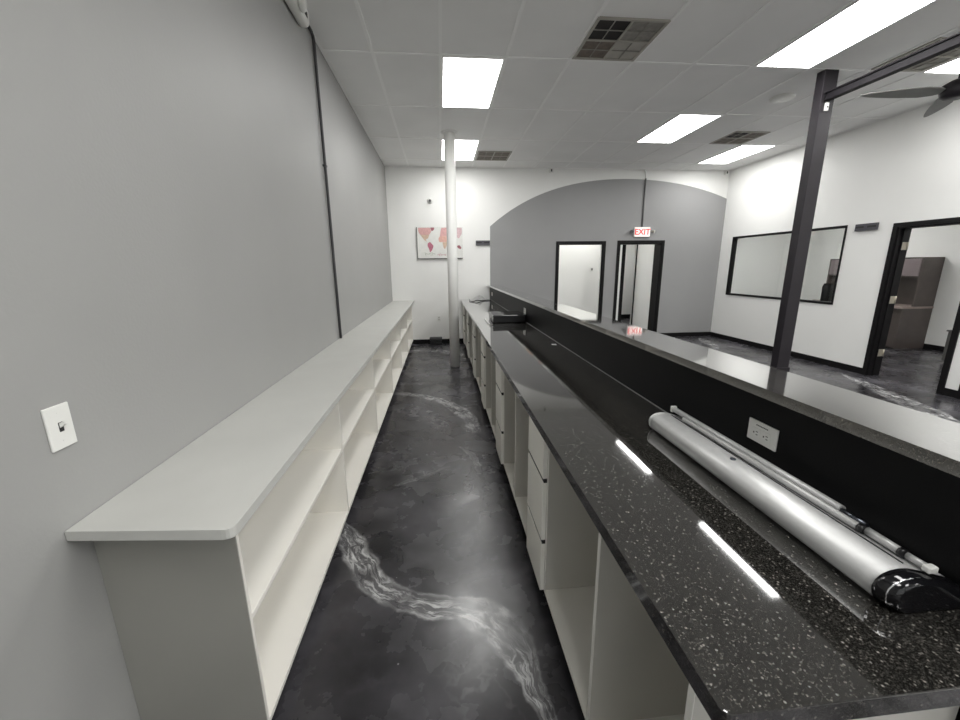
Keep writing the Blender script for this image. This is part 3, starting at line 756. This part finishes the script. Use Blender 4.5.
def cam_dome(x, z_):
    t = thing('security_camera', 'small white round security camera on the far white wall above the map canvas', 'camera', (x, YB, z_))
    MB().lathe([(.03, 0), (.058, 0), (.055, -.02), (.03, -.035)], (x, YB, z_), 'y').build('base', 'plastic_white', t)
    MB().lathe([(.012, 0), (.024, -.002), (.021, -.024), (.008, -.030)], (x, YB - .0365, z_ - .004), 'y').build('lens', 'conduit_grey', t)
cam_dome(-.164, 2.845)
def plaque(kind, label):
    if kind == 'back':
        t = thing('wall_plaque', label, 'plaque', (.868, YB, 2.0), 'dark wall plaques')
        MB().box(.725, 1.012, YB - .030, YB, 1.995, 2.088, bev=.003).build('body', 'plaque', t)
        box('black_band', 'slot', (.735, 1.002, YB - .0315, YB - .0302, 2.035, 2.06), t)
        box('emblem', 'plaque', (.845, .890, YB - .033, YB - .0317, 2.036, 2.059), t)
    else:
        t = thing('wall_plaque', label, 'plaque', (XR, 5.345, 2.01), 'dark wall plaques')
        MB().box(XR - .030, XR, 5.195, 5.495, 2.012, 2.108, bev=.003).build('body', 'plaque', t)
        box('black_band', 'slot', (XR - .0315, XR - .0302, 5.205, 5.485, 2.05, 2.076), t)
        box('emblem', 'plaque', (XR - .033, XR - .0317, 5.322, 5.368, 2.051, 2.075), t)
plaque('back', 'dark narrow plaque on the white far wall beside the grey arch edge')
plaque('right', 'dark narrow plaque on the white right wall between window and doorway')

t = thing('exit_sign', 'lit EXIT sign with red letters above the far doorway', 'exit sign', (4.205, YB - .01, 2.138))
MB().box(4.03, 4.38, YB - .055, YB - .0105, 2.138, 2.340, bev=.012).build('housing', 'plastic_white', t)
box('face', 'sign_face', (4.043, 4.367, YB - .0575, YB - .0553, 2.151, 2.327), t)
cu = bpy.data.curves.new('exit_lettering', 'FONT'); cu.body = 'EXIT'; cu.size = .165; cu.align_x = 'CENTER'; cu.align_y = 'CENTER'; cu.extrude = .001; cu.offset = .0035
tmp = bpy.data.objects.new('tmp', cu); COL.objects.link(tmp)
bpy.context.view_layer.update()
me = bpy.data.meshes.new_from_object(tmp.evaluated_get(bpy.context.evaluated_depsgraph_get()))
bpy.data.objects.remove(tmp)
me.transform(Matrix.Translation((0, 0, 0)) @ Matrix.Rotation(math.pi / 2, 4, 'X'))
me.materials.clear(); me.materials.append(M['sign_red'])
e = bpy.data.objects.new('exit_lettering', me); COL.objects.link(e); e.parent = t; e.location = V((4.205, YB - .0588, 2.239)) - V(t['_o']); e['_o'] = (4.205, YB - .0588, 2.239)
for sx, xx in ((-1, 4.03), (1, 4.38)):
    o = MB(); o.cyl((xx + sx * .001, YB - .032, 2.253), (xx + sx * .035, YB - .045, 2.253), .008); o.cyl((xx + sx * .036, YB - .045, 2.258), (xx + sx * .075, YB - .085, 2.243), .022, .036)
    o.build('lamp_head', 'vent_beige' if sx > 0 else 'conduit_grey', t)
t = thing('exit_sign_conduit', 'thin vertical conduit from the EXIT sign up to the ceiling', 'conduit', (4.205, YB - .03, 2.341))
MB().cyl((4.205, YB - .027, 2.3415), (4.205, YB - .027, 3.28), .014).build('lower_pipe', 'conduit_grey', t)
c = MB().tube([(4.205, YB - .027, 3.281), (4.205, YB - .027, 3.36), (4.195, YB - .027, 3.40), (4.175, YB - .027, 3.43), (4.17, YB - .027, H - .008)], .015, 12).build('upper_pipe', 'post_white', t); c['label'] = 'white painted upper pipe'

def sensor(x, y, label):
    t = thing('motion_sensor', label, 'sensor', (x, y, 3.38), 'ceiling corner sensors')
    MB().box(x - .04, x + .04, y - .05, y, 3.365, 3.448, bev=.01).build('housing', 'plastic_white', t)
    box('lens', 'slot', (x - .012, x + .014, y - .0525, y - .0503, 3.385, 3.43), t)
sensor(2.24, YB, 'small white sensor high on the far wall left of the arch top')
sensor(5.93, YB, 'small white sensor in the ceiling corner by the right wall')

t = thing('storage_box', 'small black lidded box on the aisle floor against the far wall', 'box', (-.15, 8.25, 0))
MB().box(-.27, -.02, 8.17, 8.345, .001, .085, bev=.008).build('body', 'plastic_black', t)
c = MB().box(-.275, -.015, 8.165, 8.346, .0855, .145, bev=.015).build('lid', 'conduit_black', t)
t = thing('thermostat', 'small thermostat on the white hallway wall seen through the left doorway', 'thermostat', (3.56, 9.38, 1.45))
MB().box(3.52, 3.60, 9.355, 9.38, 1.43, 1.53, bev=.005).build('body', 'plastic_white', t)
box('screen', 'conduit_grey', (3.545, 3.58, 9.352, 9.3548, 1.46, 1.51), t)

# ------------------------------------------------------------------ far counter things
t = thing('cash_drawer', 'flat black box sitting on the granite counter against the bar wall', 'box', (.80, 4.88, CZ))
MB().box(.602, .994, 4.665, 5.115, CZ + .006, CZ + .094, bev=.004).build('body', 'gloss_black', t)
MB().box(.606, .990, 4.656, 4.6648, CZ + .010, CZ + .088, bev=.002).build('front', 'plastic_black', t)
for fx in (.63, .965):
    for fy in (4.70, 5.08): MB().cyl((fx, fy, CZ + .0004), (fx, fy, CZ + .0062), .012, n=14).build('foot', 'plastic_black', t)
def loop_cable(pts, r, name, m, label, cat):
    o = MB(); P = []
    for i in range(len(pts) - 1):
        p0 = V(pts[max(i - 1, 0)]); p1 = V(pts[i]); p2 = V(pts[i + 1]); p3 = V(pts[min(i + 2, len(pts) - 1)])
        for k in range(6):
            s = k / 6; P.append(.5 * ((2 * p1) + (-p0 + p2) * s + (2 * p0 - 5 * p1 + 4 * p2 - p3) * s * s + (-p0 + 3 * p1 - 3 * p2 + p3) * s ** 3))
    P.append(V(pts[-1])); o.tube(P, r, 8)
    return tag(o.build(name, m), label, cat)
c0 = CZ + .0065
loop_cable([(.592, 5.0, c0), (.580, 4.85, c0 + .004), (.572, 4.72, c0), (.583, 4.62, c0), (.592, 4.68, c0 + .03), (.580, 4.78, c0 + .045), (.572, 4.66, c0 + .022), (.570, 4.56, c0), (.585, 4.50, c0)], .005, 'cable', 'plastic_black', 'short black cable lying beside the flat black box', 'cable')
loop_cable([(.552, 5.12, c0), (.545, 4.98, c0), (.535, 4.80, c0), (.540, 4.66, c0 + .006), (.552, 4.58, c0)], .004, 'cable', 'plastic_white', 'short white cable lying beside the flat black box', 'cable')
loop_cable([(.57, 8.22, c0 + .004), (.56, 8.02, c0 + .004), (.55, 7.82, c0 + .006), (.60, 7.66, c0 + .004), (.68, 7.72, c0 + .02), (.78, 7.85, c0 + .004), (.90, 7.90, c0 + .004), (.98, 7.92, c0 + .004)], .008, 'cable', 'plastic_black', 'black cable at the far end of the granite counter', 'cable')
# crumpled clear film
o = MB(); gx, gy = 14, 12; rnd = random.Random(9); vv = []
for i in range(gx + 1):
    row = []
    for j in range(gy + 1):
        u, v = i / gx, j / gy
        hgt = .085 * math.sin(math.pi * u) * math.sin(math.pi * v) * (.6 + .6 * rnd.random()) + .012 * rnd.random()
        row.append(o.bm.verts.new((.62 + .26 * u + .02 * rnd.random(), 8.02 + .24 * v + .02 * rnd.random(), CZ + .018 + hgt)))
    vv.append(row)
for i in range(gx):
    for j in range(gy): o.bm.faces.new((vv[i][j], vv[i + 1][j], vv[i + 1][j + 1], vv[i][j + 1]))
bmesh.ops.solidify(o.bm, geom=o.bm.faces[:], thickness=.002)
zmin = min(v.co.z for v in o.bm.verts)
bmesh.ops.translate(o.bm, verts=o.bm.verts, vec=(0, 0, CZ + .0005 - zmin))
tag(o.build('crumpled_bag', 'paper'), 'crumpled white plastic bag at the far end of the granite counter', 'plastic bag')
tag(MB().prism(rounded([(.925, 3.26), (.965, 3.25), (.970, 3.30), (.930, 3.305)], [.004] * 4), CZ + .0004, CZ + .0016, 'z').build('paper_scrap', 'paper'), 'tiny pale scrap on the granite counter near the foot of the bar wall', 'scrap')

# ------------------------------------------------------------------ office things
t = thing('office_desk', 'dark brown desk with hutch against the office back wall, through the right doorway', 'desk', (8.6, 7.3, 0))
ya, yb2 = 6.47, 8.22
box('end_panel', 'brown_wood', (8.31, XO - .014, ya, ya + .03, .002, .745), t, bev=.002)
box('end_panel', 'brown_wood', (8.31, XO - .014, yb2 - .03, yb2, .002, .745), t, bev=.002)
box('modesty_panel', 'brown_wood', (8.36, 8.38, ya + .031, yb2 - .031, .12, .745), t)
p = box('pedestal', 'brown_wood', (8.315, 8.3595, ya + .031, ya + .45, .03, .744), t)
c = box('desk_top', 'desk_edge', (8.27, XO - .014, ya - .01, yb2 + .01, .7455, .78), t, bev=.003)
box('hutch_side', 'brown_wood', (8.52, XO - .014, ya, ya + .028, .7805, 1.655), t, bev=.002)
box('hutch_side', 'brown_wood', (8.52, XO - .014, yb2 - .028, yb2, .7805, 1.655), t, bev=.002)
box('hutch_back', 'brown_wood', (XO - .034, XO - .015, ya + .029, yb2 - .029, .7805, 1.63), t)
box('hutch_top', 'brown_wood', (8.52, XO - .014, ya + .0285, yb2 - .0285, 1.632, 1.655), t)
box('hutch_shelf', 'brown_wood', (8.53, XO - .035, ya + .029, yb2 - .029, 1.30, 1.325), t)
for k in range(4):
    y0_ = ya + .031 + k * (yb2 - ya - .062) / 4
    d = box('hutch_door', 'mauve_wood', (8.515, 8.533, y0_, y0_ + (yb2 - ya - .062) / 4 - .004, 1.328, 1.628), t, bev=.002)

ch = (7.62, 7.46)
t = thing('office_chair', 'black mesh-back office chair seen through the right wall window', 'chair', (ch[0], ch[1], 0))
d = V((-.19, .98, 0)).normalized(); n = V((-d.y, d.x, 0)); cc = V((ch[0], ch[1], 0))
o = MB()
for k in range(9):
    s0 = .70 + .47 * k / 8
pts = []
rows = []
for k in range(9):
    zz = .62 + .56 * k / 8
    hw = .20 + .045 * math.sin(math.pi * min(1, k / 8 * 1.05)) - (.06 if k == 8 else 0)
    bend = .05 * (k / 8 - .5) ** 2 * 4
    row = []
    for j in range(7):
        s = (j - 3) / 3
        row.append(o.bm.verts.new(cc - d * (.22 + .03 - bend + .05 * (1 - s * s) - .05) + n * s * hw + V((0, 0, zz))))
    rows.append(row)
for A, B in zip(rows, rows[1:]):
    for j in range(6): o.bm.faces.new((A[j], A[j + 1], B[j + 1], B[j])).smooth = True
bmesh.ops.solidify(o.bm, geom=o.bm.faces[:], thickness=.03)
o.build('backrest', 'plastic_black', t)
o = MB(); o.box(-.24, .24, -.24, .24, .44, .52, bev=.03); 
for v in o.bm.verts: v.co = cc + d * v.co.x + n * v.co.y + V((0, 0, v.co.z))
o.build('seat', 'chair_grey', t)
MB().cyl((ch[0], ch[1], .10), (ch[0], ch[1], .438), .028).build('gas_column', 'plastic_black', t)
MB().tube([cc - d * .10 + V((0, 0, .43)), cc - d * .24 + V((0, 0, .45)), cc - d * .27 + V((0, 0, .64))], .02).build('back_support', 'plastic_black', t)
o = MB()
for k in range(5):
    a = 2 * math.pi * k / 5 + .3; e = V((math.cos(a), math.sin(a), 0))
    o.tube([cc + e * .02 + V((0, 0, .10)), cc + e * .29 + V((0, 0, .075))], .018)
o.build('star_base', 'plastic_black', t)
for k in range(5):
    a = 2 * math.pi * k / 5 + .3; e = V((math.cos(a), math.sin(a), 0)); q = cc + e * .29; s = V((-e.y, e.x, 0))
    MB().cyl(q - s * .02 + V((0, 0, .03)), q + s * .02 + V((0, 0, .03)), .029).build('caster', 'plastic_black', t)
for sgn in (-1, 1):
    q = cc + n * sgn * .27
    MB().tube([q - d * .05 + n * sgn * -.05 + V((0, 0, .45)), q - d * .02 + V((0, 0, .50)), q - d * .02 + V((0, 0, .66)), q + d * .12 + V((0, 0, .68)), q - d * .18 + V((0, 0, .68))], .016).build('armrest', 'plastic_black', t)

t = thing('low_cabinet', 'low dark grey box cabinet just inside the right doorway', 'cabinet', (8.1, 5.35, 0))
MB().box(7.93, 8.35, 5.0, 5.47, .03, .50, bev=.01).build('body', 'chair_grey', t)
MB().box(7.915, 8.36, 4.985, 5.485, .5005, .525, bev=.006).build('top', 'chair_grey', t)
MB().box(7.96, 8.32, 5.03, 5.44, .001, .0295).build('plinth', 'plastic_black', t)

# clean helper property
for ob in bpy.data.objects:
    if '_o' in ob: del ob['_o']

# ------------------------------------------------------------------ world, camera, view
wd = bpy.data.worlds.new('World'); S.world = wd; wd.use_nodes = True
wd.node_tree.nodes['Background'].inputs[0].default_value = (.5, .5, .5, 1); wd.node_tree.nodes['Background'].inputs[1].default_value = WORLD

f = 397.8; yaw, pitch, roll = .0938, .2300, -.01082
fwd = V((math.sin(yaw) * math.cos(pitch), math.cos(yaw) * math.cos(pitch), -math.sin(pitch)))
right = V((math.cos(yaw), -math.sin(yaw), 0)); up = right.cross(fwd)
r2 = right * math.cos(roll) + up * math.sin(roll); u2 = -right * math.sin(roll) + up * math.cos(roll)
cam = bpy.data.cameras.new('Camera'); co = bpy.data.objects.new('Camera', cam); COL.objects.link(co)
mw = Matrix((r2, u2, -fwd)).transposed().to_4x4(); mw.translation = (0, 0, ZC); co.matrix_world = mw
cam.sensor_fit = 'HORIZONTAL'; cam.sensor_width = 36; cam.lens = f / 960 * 36; cam.clip_start = .02; cam.clip_end = 100
S.camera = co
S.view_settings.view_transform = 'Standard'; S.view_settings.look = 'None'; S.view_settings.gamma = 1; S.view_settings.exposure = 0
S.view_settings.use_curve_mapping = False
S.cycles.use_denoising = True; S.cycles.use_light_tree = False; S.cycles.use_guiding = True
S.cycles.max_bounces = 12; S.cycles.diffuse_bounces = 10; S.cycles.glossy_bounces = 5; S.cycles.transparent_max_bounces = 12
S.cycles.sample_clamp_indirect = 4.0
S.cycles.caustics_reflective = True; S.cycles.caustics_refractive = False; S.cycles.blur_glossy = 1.0
